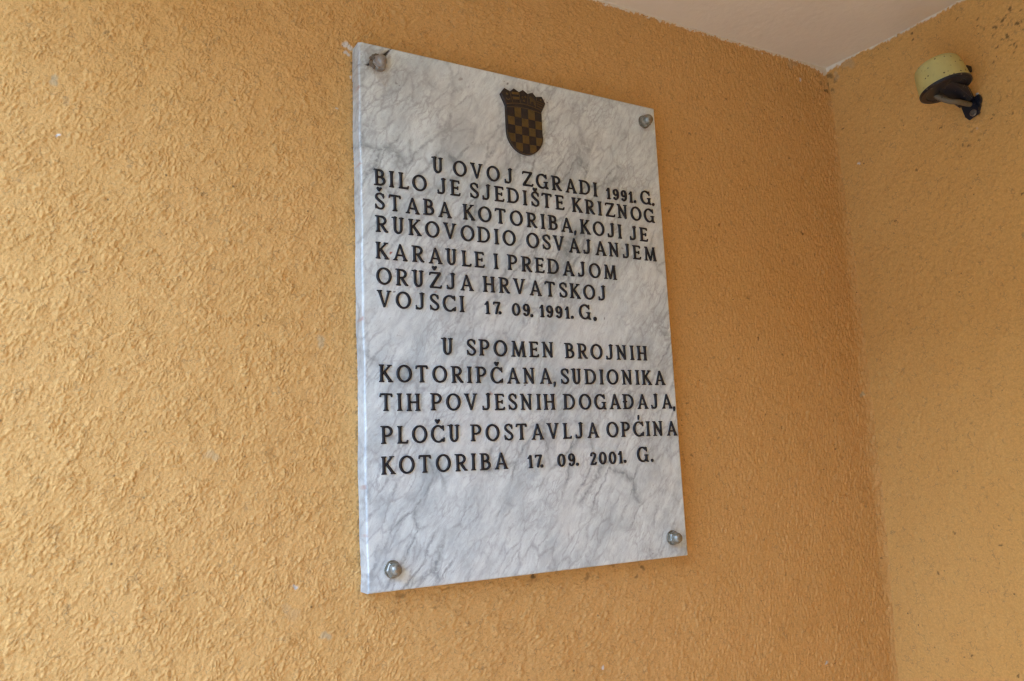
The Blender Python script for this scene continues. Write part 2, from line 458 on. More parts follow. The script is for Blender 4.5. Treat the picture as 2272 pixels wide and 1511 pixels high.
# fillet in the corner
hgt += np.where(X > XC-0.026, ((X-(XC-0.026))/0.026)**2*0.006, 0)*ins
stain = spots(X, Z, [(-0.355, 0.792, 0.003, .5), (0.294, -0.006, 0.005, .9), (0.294, -0.014, 0.008, .22), (1.025, 0.650, 0.004, .8), (1.059, 0.605, 0.003, .7),
    (0.718, 0.829, 0.003, .6), (0.656, 0.177, 0.003, .6), (1.172, 1.025, 0.008, .6), (1.16, 1.012, 0.005, .7), (1.145, 1.028, 0.004, .5), (-0.225, 0.575, 0.003, .35),
    (0.06, -0.012, 0.006, .35), (0.40, -0.02, 0.005, .4), (0.52, -0.016, 0.004, .6), (0.505, -0.03, 0.003, .6), (0.455, -0.006, 0.004, .5)])
r3 = np.random.default_rng(5)
stain = np.maximum(stain, spots(X, Z, [(x, z, r, s) for x, z, r, s in zip(r3.uniform(0.62, 1.17, 70), r3.uniform(-0.25, 1.0, 70), r3.uniform(0.001, 0.0028, 70), r3.uniform(.3, .8, 70))], 9))
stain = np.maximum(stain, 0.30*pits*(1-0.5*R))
# broken dark line where slab meets wall
dx = np.maximum(np.maximum(-X, X-PW), 0); dz = np.maximum(np.maximum(-Z, Z-PH), 0); dd_ = np.hypot(dx, dz)
edge_n = sstep(-0.5, 1.2, s_(field(NX, NZ, ST, 0.004, 0.03, 0, 1, 31)))
stain = np.maximum(stain, 0.55*edge_n*(1-sstep(0.001, 0.006, dd_))*(dd_ > 0))
pale = spots(X, Z, [(-0.408, 0.632, 0.0022, 1), (0.422, -0.170, 0.0026, 1), (0.967, -0.244, 0.0036, 1), (-0.095, 0.017, 0.003, .9), (1.074, 1.023, 0.0035, .8),
    (-0.008, 0.853, 0.0065, .9), (-0.009, 0.840, 0.004, .8), (-0.003, 0.80, 0.002, .7), (-0.026, 0.742, .0018, .8)])
smud = spots(X, Z, [(1.051, 1.058, 0.013, .5), (-0.415, 0.707, 0.006, .8), (1.166, 0.295, 0.006, 1), (-0.101, -0.017, 0.010, .25), (-0.055, 0.368, 0.007, .7),
    (-0.052, -0.054, 0.006, .8), (-0.208, 0.204, 0.007, .5), (-0.40, 0.682, 0.005, .35)])
PA = np.stack([X, -hgt, Z], -1)
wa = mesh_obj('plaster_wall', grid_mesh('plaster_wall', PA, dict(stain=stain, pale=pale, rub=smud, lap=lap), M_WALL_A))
tag(wa, 'rough textured orange plaster wall that carries the marble plaque', 'wall', kind='thing')

# --- wall B (to the right, carries the sounder)
ys = -axis([(-0.004, 0.56, 0.0024), (0.56, 0.8, 0.02), (0.8, 2.3, 0.2)])
zs = axis([(GZ, -0.5, 0.15), (-0.5, -0.36, 0.01), (-0.36, ZC+0.004, 0.0024)])
X, Z = np.meshgrid(ys, zs)
ST = 0.00125; NZ = int(1.65/ST); X0, Z0 = -0.9, -0.55; NX = int(0.95/ST)
f1 = field(NX, NZ, ST, 0.0035, 0.012, 0, 1, 41); f2 = field(NX, NZ, ST, 0.003, 0.010, 1.3, 4.0, 42)
f3 = field(NX, NZ, ST, 0.008, 0.04, 0.8, 1.5, 43); f4 = field(NX, NZ, ST, 0.08, 0.5, 0, 1, 44)
ins = ((X > -0.62) & (Z > -0.4)).astype(float)
hgt = (np.maximum(s_(f1), -0.8)*0.00046 + np.minimum(s_(f2), 0.4)*0.00060 + s_(f3)*0.00030)*ins + s_(f4)*0.0009*ins
lapn = s_(field(NX, NZ, ST, 0.006, 0.06, 0, 1, 22))
lapw = 0.0022 + 0.0018*lapn + 0.007*np.exp(-((X+0.005)/0.04)**2)
lap = sstep(-0.0014, 0.0014, Z-(ZC-lapw))
P_ = [(-0.379, 0.981), (-0.399, 0.952), (-0.420, 0.967), (-0.395, 0.987), (-0.411, 1.002), (-0.31, 1.036), (-0.211, 1.040), (-0.211, 1.055), (-0.384, 0.638), (-0.252, -0.257),
      (-0.164, 0.0), (-0.253, -0.019), (-0.12, -0.082), (-0.17, -0.234), (-0.182, 0.756), (-0.378, 0.939), (-0.409, 0.93), (-0.118, 0.663), (-0.022, 0.912)]
stain = spots(X, Z, [(x, z, 0.0024 if i > 4 else 0.0036, .85) for i, (x, z) in enumerate(P_)])
r3 = np.random.default_rng(8)
stain = np.maximum(stain, spots(X, Z, [(x, z, r, s) for x, z, r, s in zip(r3.normal(-0.40, 0.035, 45), r3.normal(0.965, 0.045, 45), r3.uniform(0.0010, 0.0024, 45), r3.uniform(.3, .9, 45))], 6))
stain = np.maximum(stain, spots(X, Z, [(x, z, r, s) for x, z, r, s in zip(r3.uniform(-0.5, -0.01, 110), r3.uniform(-0.3, 1.05, 110), r3.uniform(0.0008, 0.0019, 110), r3.uniform(.2, .6, 110))], 7))
stain = np.maximum(stain, spots(X, Z, [(x, z, r, s) for x, z, r, s in zip(r3.normal(-0.33, 0.04, 26), r3.normal(0.80, 0.03, 26), r3.uniform(0.001, 0.0026, 26), r3.uniform(.4, .9, 26))], 8))
stain = np.maximum(stain, spots(X, Z, [(-0.008, 1.048, 0.007, .6), (-0.02, 1.03, .004, .5), (-0.01, 1.012, .004, .6)]))
pale = spots(X, Z, [(-0.050, 0.818, 0.003, 1), (-0.318, 0.795, 0.002, .4)])
smud = spots(X, Z, [(-0.06, 1.055, 0.012, .5), (-0.025, 1.04, .008, .5)])
# the corner was drawn by hand and wanders off the plumb line
bend = np.interp(Z, [-1.4, -0.26, -0.05, 0.1, 0.2, 0.5, 0.65, 0.85, 0.98, 1.07], [0, -0.005, 0.002, 0.0055, 0.003, 0.003, 0.001, -0.0065, -0.011, -0.0175])*np.exp(-(X/0.11)**2)
PB = np.stack([XC - hgt + bend, X, Z], -1)
wb = mesh_obj('plaster_wall', grid_mesh('plaster_wall', PB, dict(stain=stain, pale=pale, rub=smud, lap=lap), M_WALL_B))
tag(wb, 'smoother speckled orange plaster wall beyond the corner with the cream sounder', 'wall', kind='thing')

# --- ceiling of the porch, paving outside
bm = bmesh.new()
box(bm, -0.95, XC+0.15, -2.35, 0.15, ZC+0.0005, ZC+0.18)
ceil = obj('ceiling', bm, M_CEIL); tag(ceil, kind='structure')
bm = bmesh.new()
box(bm, -0.90, XC+0.15, -1.90, -1.75, GZ, ZC-0.0005)  # unseen wall added so light enters from the left and bounces warm
ow = obj('plaster_wall', bm, M_WALL_B); tag(ow, 'plain orange wall facing the plaque, added out of the picture to narrow and warm the light', 'wall', kind='thing')
bm = bmesh.new()
v = [bm.verts.new(p) for p in ((-150, -150, GZ), (150, -150, GZ), (150, 150, GZ), (-150, 150, GZ))]
bm.faces.new(v)
g = obj('paving', bm, M_PAVE); tag(g, kind='structure')
# ---- unseen building added to block low sky light from the deep porch
hs = empty('sky_block_house', (-9.0, -2.0, GZ))
tag(hs, 'plain grey block with a tiled roof, added out of view to cut off low sky', 'sky_block_house')
bm = bmesh.new(); box(bm, -5.0, 0, -13, 13, 0, 3.6); obj('sky_block_wall', bm, M_HOUSE, hs)
bm = bmesh.new()
v = [bm.verts.new(p) for p in ((0.4, -13.3, 3.61), (0.4, 13.3, 3.61), (-5.4, 13.3, 3.61), (-5.4, -13.3, 3.61), (-2.5, -13.3, 5.6), (-2.5, 13.3, 5.6))]
for q in ((0, 1, 5, 4), (1, 2, 5), (2, 3, 4, 5), (3, 0, 4), (0, 3, 2, 1)): bm.faces.new([v[i] for i in q])
obj('roof', bm, M_ROOF, hs)
# ------------------------------------------------------------------ memorial plaque
plq = empty('memorial_plaque', (0, 0, 0))
tag(plq, 'grey veined white marble plaque with raised dark lettering and a bronze crest', 'plaque')

def slab_mesh():
    bev = 0.0022
    xs = np.concatenate([[0, 0, 0.0, bev*0.3], np.arange(bev, PW-bev, 0.002), [PW-bev, PW-bev*0.3, PW, PW, PW]])
    zs = np.concatenate([[0, 0, 0.0, bev*0.3], np.arange(bev, PH-bev, 0.002), [PH-bev, PH-bev*0.3, PH, PH, PH]])
    X, Z = np.meshgrid(xs, zs)
    rn = np.random.default_rng(77)
    # wavy, slightly worn edges
    ex = np.minimum(X, PW-X); ez = np.minimum(Z, PH-Z)
    e = np.minimum(ex, ez)
    Y = np.full_like(X, TH)
    Y = np.where(e < bev, TH - bev + np.sqrt(np.maximum(bev**2-(bev-e)**2, 0)), Y)
    # outermost ring runs back to the wall
    Y[1, :] = Y[-2, :] = TH*0.78; Y[:, 1] = Y[:, -2] = TH*0.78
    Y[0, :] = 0; Y[-1, :] = 0; Y[:, 0] = 0; Y[:, -1] = 0
    X = X.copy(); Z = Z.copy()
    w = 0.0006*np.sin(Z*23+1) + 0.0004*np.sin(Z*61)
    X[:, :4] += w[:, :4]
    # rounded lower left corner and small chips
    def chip(cx, cz, r):
        d = np.hypot(X-cx, Z-cz); Y[:] = np.where((d < r) & (Y > 0.012), Y-(r-d)*0.7, Y)
    for c in ((-0.001, 0.846, 0.007), (0.0, 0.81, 0.004), (0.0, 0.151, 0.003), (0.6, 0.03, 0.002), (0.0, 0.63, 0.0025), (0.34, -0.001, 0.003)): chip(*c)
    # crack through the upper left fixing hole
    def seg(ax, az, bx, bz, w0, w1):
        t = np.clip(((X-ax)*(bx-ax)+(Z-az)*(bz-az))/((bx-ax)**2+(bz-az)**2), 0, 1)
        return 1-sstep(0.55, 1.25, np.hypot(X-ax-(bx-ax)*t, Z-az-(bz-az)*t)/(w0+(w1-w0)*t))
    cr = np.maximum.reduce([seg(0.0555, 0.8475, 0.0495, 0.8405, 0.0008, 0.0014), seg(0.0495, 0.8405, 0.0405, 0.829, 0.0017, 0.0045),
                            seg(0.0215, 0.8145, 0.0145, 0.8100, 0.0030, 0.0012), seg(0.0145, 0.8100, 0.0, 0.8085, 0.0007, 0.0006)*0.45])
    Y = np.where(e > 0.0002, Y-cr*0.0022, Y)
    hole = np.hypot(X-0.0325, Z-0.8147)
    nz = np.sin(X*900)*np.sin(Z*760)
    dirt_shade = np.clip(0.9*(1-sstep(0.012, 0.024+0.004*nz, hole)), 0, 1)
    dirt_shade = np.maximum(dirt_shade, 0.45*sstep(0.3, 1, seg(0.045, 0.833, 0.040, 0.795, 0.012, 0.014)))
    dirt_shade = np.maximum(dirt_shade, 0.55*seg(0.033, 0.80, 0.044, 0.782, 0.006, 0.003))
    side = (ex < 0.0005)
    dirt_shade = np.maximum(dirt_shade, np.where(side, 0.35, 0))
    dirt_shade = np.maximum(dirt_shade, 0.35*(1-sstep(0.0, 0.0025, ez)))
    dirt_shade = np.maximum(dirt_shade, 0.30*seg(0.001, 0.845, 0.02, 0.835, 0.012, 0.008))
    for bx, bz in ((0.5708, 0.8146), (0.0378, 0.031), (0.5657, 0.0336)):  # soft shade to the lower right of each nut, painted into the colour
        dirt_shade = np.maximum(dirt_shade, 0.35*(1-sstep(0.012, 0.018, np.hypot(X-bx-0.002, Z-bz+0.003))))
    # old scratches and specks
    cr = np.maximum(cr, 0.55*np.maximum(seg(0.0585, 0.7895, 0.0685, 0.7865, 0.0007, 0.0007), seg(0.0615, 0.7905, 0.066, 0.7855, 0.0006, 0.0006)))
    cr = np.maximum(cr, spots(X, Z, [(0.2708, 0.831, 0.0018, .8), (0.265, 0.835, .0012, .6), (0.1794, 0.821, 0.003, .45), (0.0512, 0.4438, 0.0013, .9), (0.448, 0.4237, 0.0018, .7), (0.2773, 0.302, 0.0013, .8), (0.499, 0.5568, 0.002, .6),
        (0.345, 0.8145, .0016, .8), (0.352, 0.812, .0013, .7), (0.085, 0.45, .0013, .7), (0.04, 0.0085, .0015, .4), (0.52, 0.01, .0013, .5), (0.34, 0.6262, .0014, .5)]))
    rust = spots(X, Z, [(0.0465, 0.5056, 0.0017, .95), (0.0890, 0.4543, 0.0016, .6), (0.1212, 0.4494, 0.0022, .35), (0.2133, 0.2882, 0.0025, .55), (0.3977, 0.3583, 0.002, .6),
        (0.3315, 0.5485, .003, .25), (-0.0002, 0.645, 0.002, .4), (0.0, 0.151, 0.0022, .4), (0.0, 0.081, 0.002, .3), (0.0, 0.77, .002, .3), (0.355, 0.6275, .002, .3), (0.205, 0.234, .0015, .4), (0.0, 0.40, .002, .5), (0.323, 0.3035, .002, .4), (0.425, 0.263, .0016, .5)])
    for a_ in (rust, cr): a_[0, :] = a_[-1, :] = 0; a_[:, 0] = a_[:, -1] = 0
    return grid_mesh('marble_slab', np.stack([X, -Y, Z], -1), dict(dirt_shade=dirt_shade, crack=cr, rust=rust), M_MARBLE)
slab = mesh_obj('marble_slab', slab_mesh(), None, plq)

# ------------------------------------------------------------------ lettering: every glyph is drawn as strokes and grown into a raised, rounded casting
T, t_ = 0.083, 0.056
def arc(cx, cy, rx, ry, a0, a1, n=20, ra=T, rb=t_):
    P = []
    for i in range(n+1):
        a = math.radians(a0+(a1-a0)*i/n)
        P.append((cx+rx*math.cos(a), cy+ry*math.sin(a), ra*abs(math.cos(a))**1.5 + rb*(1-abs(math.cos(a))**1.5)))
    return P
def stem(x, top=True, bot=True, r=T, x2=None):
    x2 = x if x2 is None else x2
    L = [[(x, 0.05, r), (x2, 0.95, r)]]
    if bot: L += [[(x-0.125, 0.036, .034), (x+0.125, 0.036, .034)], [(x, 0.05, r*1.28), (x, 0.16, r)]]
    if top: L += [[(x2-0.125, 0.964, .034), (x2+0.125, 0.964, .034)], [(x2, 0.95, r*1.28), (x2, 0.84, r)]]
    return L
def foot(x, y, w=0.115): return [[(x-w, y, .034), (x+w, y, .034)]]
LO, HI = 0.036, 0.964
G = {}
G['I'] = (0.345, stem(0.172))
G['H'] = (0.857, stem(0.165) + stem(0.692) + [[(0.165, 0.5, .052), (0.692, 0.5, .052)]])
G['L'] = (0.66, stem(0.165) + [[(0.1, 0.055, .055), (0.58, 0.055, .055), (0.615, 0.16, .042)]])
G['T'] = (0.79, stem(0.395, top=False) + [[(0.055, 0.82, .045), (0.085, 0.935, .058), (0.395, 0.945, .055), (0.705, 0.935, .058), (0.735, 0.82, .045)]])
G['E'] = (0.70, stem(0.17, False, False) + foot(0.15, HI) + foot(0.15, LO) + [[(0.12, 0.948, .052), (0.59, 0.945, .052), (0.625, 0.83, .04)], [(0.12, 0.052, .052), (0.62, 0.055, .052), (0.655, 0.17, .04)],
      [(0.17, 0.505, .05), (0.5, 0.505, .045)], [(0.525, 0.60, .032), (0.51, 0.505, .055), (0.525, 0.41, .032)]])
def bowl(x0, xr, y0, y1, ra=T*0.92, rb=t_):
    cy = (y0+y1)/2; ry = (y1-y0)/2; xs_ = x0+(xr-x0)*0.38
    return [[(x0, y1, rb), (xs_, y1, rb)] + arc(xs_, cy, xr-xs_, ry, 90, -90, 16, ra, rb) + [(x0, y0, rb)]]
G['P'] = (0.72, stem(0.175, top=False) + foot(0.10, HI, 0.075) + bowl(0.175, 0.635, 0.44, 0.945))
G['R'] = (0.79, stem(0.165, top=False) + foot(0.09, HI, 0.07) + bowl(0.165, 0.61, 0.47, 0.945) + [[(0.36, 0.47, .07), (0.50, 0.26, .078), (0.62, 0.085, .07), (0.735, 0.045, .045)]])
G['B'] = (0.71, stem(0.17, False, False) + foot(0.09, HI, 0.07) + foot(0.09, LO, 0.07) + bowl(0.17, 0.55, 0.525, 0.945) + bowl(0.17, 0.63, 0.055, 0.525))
G['D'] = (0.89, stem(0.165, False, False) + foot(0.09, HI, 0.07) + foot(0.09, LO, 0.07) + bowl(0.165, 0.80, 0.055, 0.945))
G['d'] = (0.89, G['D'][1] + [[(0.06, 0.5, .055), (0.17, 0.5, .10), (0.29, 0.5, .055)]])
G['O'] = (0.935, [arc(0.4675, 0.5, 0.385, 0.455, 0, 360, 40)])
G['C'] = (0.87, [arc(0.46, 0.5, 0.375, 0.455, 48, 312, 30)] + [[(0.775, 0.945, .045), (0.775, 0.84, .05), (0.80, 0.70, .035)], [(0.73, 0.11, .06), (0.79, 0.09, .06), (0.815, 0.27, .04)]])
G['G'] = (0.96, [arc(0.46, 0.5, 0.375, 0.455, 48, 310, 30)] + [[(0.775, 0.945, .045), (0.775, 0.84, .05), (0.80, 0.70, .035)], [(0.76, 0.12, .08), (0.77, 0.42, .078)], [(0.62, 0.45, .034), (0.90, 0.45, .034)],
      [(0.70, 0.13, .055), (0.80, 0.08, .07), (0.91, 0.025, .035)]])
def sp(pts, sub=8):
    P = smooth_path([Vector(p) for p in pts], sub); return [tuple(p) for p in P]
G['S'] = (0.635, [sp([(0.54, 0.80, .05), (0.44, 0.93, .054), (0.30, 0.955, .054), (0.13, 0.86, .064), (0.13, 0.68, .07), (0.30, 0.53, .076), (0.49, 0.39, .074), (0.555, 0.23, .072), (0.47, 0.085, .06), (0.31, 0.045, .054), (0.15, 0.12, .055), (0.10, 0.20, .05)]),
      [(0.545, 0.93, .035), (0.555, 0.78, .045), (0.565, 0.70, .03)], [(0.08, 0.06, .03), (0.085, 0.20, .048), (0.065, 0.30, .03)]])
G['U'] = (0.76, [[(0.20, 0.95, T), (0.20, 0.32, T)] + arc(0.395, 0.30, 0.195, 0.248, 180, 360, 18, T*0.9, .062) + [(0.60, 0.95, .066)]] + foot(0.165, HI, 0.14) + foot(0.60, HI, 0.12) + [[(0.20, 0.93, .10), (0.20, 0.84, T)], [(0.6, 0.93, .085), (0.6, 0.84, .066)]])
G['J'] = (0.62, [[(0.44, 0.95, T), (0.44, 0.25, T*0.95)] + arc(0.27, 0.24, 0.17, 0.185, 0, -110, 14, T*0.9, .056) + [(0.11, 0.075, .055), (0.07, 0.24, .034)]] + foot(0.45, HI, 0.125) + [[(0.44, 0.94, .10), (0.44, 0.84, T)]] + [[(0.10, 0.07, .065), (0.13, 0.06, .06)]])
G['V'] = (0.885, [[(0.165, 0.95, .078), (0.45, 0.05, .06)], [(0.735, 0.95, .066), (0.475, 0.05, .05)]] + foot(0.165, HI, 0.13) + foot(0.74, HI, 0.11) + [[(0.17, 0.93, .095), (0.2, 0.85, .078)]])
G['A'] = (0.90, [[(0.43, 0.95, .05), (0.14, 0.06, .056)], [(0.45, 0.94, .06), (0.745, 0.06, .08)], [(0.26, 0.32, .045), (0.64, 0.32, .045)]] + foot(0.145, LO, 0.11) + foot(0.755, LO, 0.12) + [[(0.14, 0.06, .08), (0.17, 0.14, .056)], [(0.745, 0.06, .10), (0.72, 0.14, .08)]])
G['N'] = (0.83, [[(0.17, 0.05, .062), (0.17, 0.93, .062)], [(0.15, 0.93, .078), (0.69, 0.06, .075)], [(0.695, 0.95, .062), (0.695, 0.06, .062)]] + foot(0.11, HI, 0.08) + foot(0.175, LO, 0.12) + foot(0.69, HI, 0.11))
G['M'] = (1.06, [[(0.205, 0.93, .055), (0.15, 0.05, .058)], [(0.20, 0.94, .078), (0.53, 0.07, .07)], [(0.83, 0.94, .062), (0.54, 0.07, .055)], [(0.83, 0.94, .078), (0.915, 0.06, .08)]] + foot(0.15, LO, 0.12) + foot(0.925, LO, 0.12) + foot(0.155, HI, 0.07) + foot(0.87, HI, 0.08))
G['K'] = (0.83, stem(0.165) + [[(0.20, 0.44, .052), (0.62, 0.92, .055)], [(0.33, 0.56, .075), (0.695, 0.07, .08)]] + foot(0.64, HI, 0.11) + foot(0.70, LO, 0.12))
G['Z'] = (0.85, [[(0.075, 0.82, .042), (0.11, 0.925, .055), (0.72, 0.94, .055)], [(0.70, 0.90, .085), (0.14, 0.09, .082)], [(0.11, 0.055, .055), (0.76, 0.055, .055), (0.80, 0.17, .042)]])
B_ = 0.098
G['1'] = (0.46, [[(0.26, 0.05, B_), (0.26, 0.93, B_*0.9)], [(0.26, 0.93, .06), (0.07, 0.74, .05)], [(0.13, 0.80, .065), (0.2, 0.86, .07)]] + foot(0.26, 0.045, 0.16) + [[(0.26, 0.06, .13), (0.26, 0.14, B_)]])
G['7'] = (0.65, [[(0.07, 0.80, .052), (0.10, 0.915, .075), (0.55, 0.925, .07)], sp([(0.56, 0.90, .075), (0.40, 0.55, .088), (0.27, 0.10, .09)])])
G['0'] = (0.73, [arc(0.365, 0.5, 0.265, 0.435, 0, 360, 36, .098, .066)])
G['9'] = (0.63, [arc(0.305, 0.685, 0.205, 0.25, 0, 360, 28, .09, .062), sp([(0.52, 0.72, .09), (0.53, 0.45, .095), (0.46, 0.18, .085), (0.31, 0.065, .066), (0.16, 0.12, .06), (0.10, 0.19, .055)]), [(0.13, 0.17, .07), (0.15, 0.19, .07)]])
G['2'] = (0.63, [sp([(0.11, 0.78, .06), (0.16, 0.90, .06), (0.31, 0.94, .062), (0.48, 0.84, .085), (0.48, 0.66, .088), (0.32, 0.40, .07), (0.12, 0.10, .06)]), [(0.10, 0.075, .07), (0.50, 0.07, .07), (0.56, 0.20, .045)], [(0.13, 0.76, .08), (0.15, 0.78, .08)]])
G['.'] = (0.2, [[(0.1, 0.5, .10), (0.1, 0.51, .10)]])
G[','] = (0.2, [[(0.11, 0.60, .072), (0.10, 0.50, .075), (0.075, 0.37, .045)]])
G['/'] = (0.2, [[(0.115, 0.62, .06), (0.10, 0.50, .065), (0.085, 0.39, .045)]])
G['^'] = (0.4, [[(0.11, 0.55, .075), (0.20, 0.46, .09), (0.29, 0.55, .075)], [(0.2, 0.50, .09), (0.2, 0.42, .065)]])
CLIP = set('IHLTEPRBDdKNMAV1')

def glyph_mesh(ch, size, hgt):
    w, paths = G[ch]
    st = 0.028
    gx = np.arange(-0.16, w+0.18, st); gy = np.arange(-0.12, 1.14, st)
    XX, YY = np.meshgrid(gx, gy)
    F = np.full(XX.shape, -9.0)
    K = 0.028
    for P in paths:
        D = np.full(XX.shape, -9.0)
        for (ax, ay, ar), (bx, by, br) in zip(P[:-1], P[1:]):
            L2 = (bx-ax)**2+(by-ay)**2
            tt = np.clip(((XX-ax)*(bx-ax)+(YY-ay)*(by-ay))/max(L2, 1e-9), 0, 1)
            D = np.maximum(D, ar+(br-ar)*tt-np.hypot(XX-ax-(bx-ax)*tt, YY-ay-(by-ay)*tt))
        h = np.clip(0.5+0.5*(D-F)/K, 0, 1)
        F = np.where(F < -8, D, F*(1-h)+D*h+K*h*(1-h))
    if ch in CLIP:
        F = np.minimum(F, np.minimum(YY-0.002, 0.998-YY))
    F = np.clip(F, -0.2, 0.3)
    def top(f): 
        u = min(max(f/0.05, 0), 1)
        return hgt*(0.55+0.45*math.sqrt(1-(1-u)**2))
    V, Fc, cache = [], [], {}
    def node(key, x, y, f):
        if key not in cache:
            cache[key] = len(V); V.append(((x-w/2)*size, (y-0.5)*size, top(f)))
        return cache[key]
    rim = {}
    ny, nx = F.shape
    for j in range(ny-1):
        for i in range(nx-1):
            c = ((i, j), (i+1, j), (i+1, j+1), (i, j+1))
            f = [F[q[1], q[0]] for q in c]
            if max(f) <= 0: continue
            poly, on = [], []
            for a in range(4):
                b = (a+1) % 4
                if f[a] > 0:
                    poly.append(node(c[a], gx[c[a][0]], gy[c[a][1]], f[a])); on.append(False)
                if (f[a] > 0) != (f[b] > 0):
                    s = f[a]/(f[a]-f[b])
                    x = gx[c[a][0]]*(1-s)+gx[c[b][0]]*s; y = gy[c[a][1]]*(1-s)+gy[c[b][1]]*s
                    poly.append(node((min(c[a], c[b]), max(c[a], c[b])), x, y, 0)); on.append(True)
            if len(poly) >= 3: Fc.append(tuple(poly))
            for a in range(len(poly)):
                b = (a+1) % len(poly)
                if on[a] and on[b]:
                    for q in (poly[a], poly[b]):
                        if q not in rim:
                            rim[q] = len(V); V.append((V[q][0], V[q][1], -0.0004))
                    Fc.append((poly[b], poly[a], rim[poly[a]], rim[poly[b]]))
    me = bpy.data.meshes.new('letter_'+{'^': 'caron', '/': 'acute', '.': 'stop', ',': 'comma', 'd': 'd_stroke'}.get(ch, ch.lower()))
    me.from_pydata(V, [], Fc)
    me.polygons.foreach_set('use_smooth', [True]*len(me.polygons))
    me.update(); me.materials.append(M_LET)
    me.set_sharp_from_angle(angle=math.radians(55))
    return me

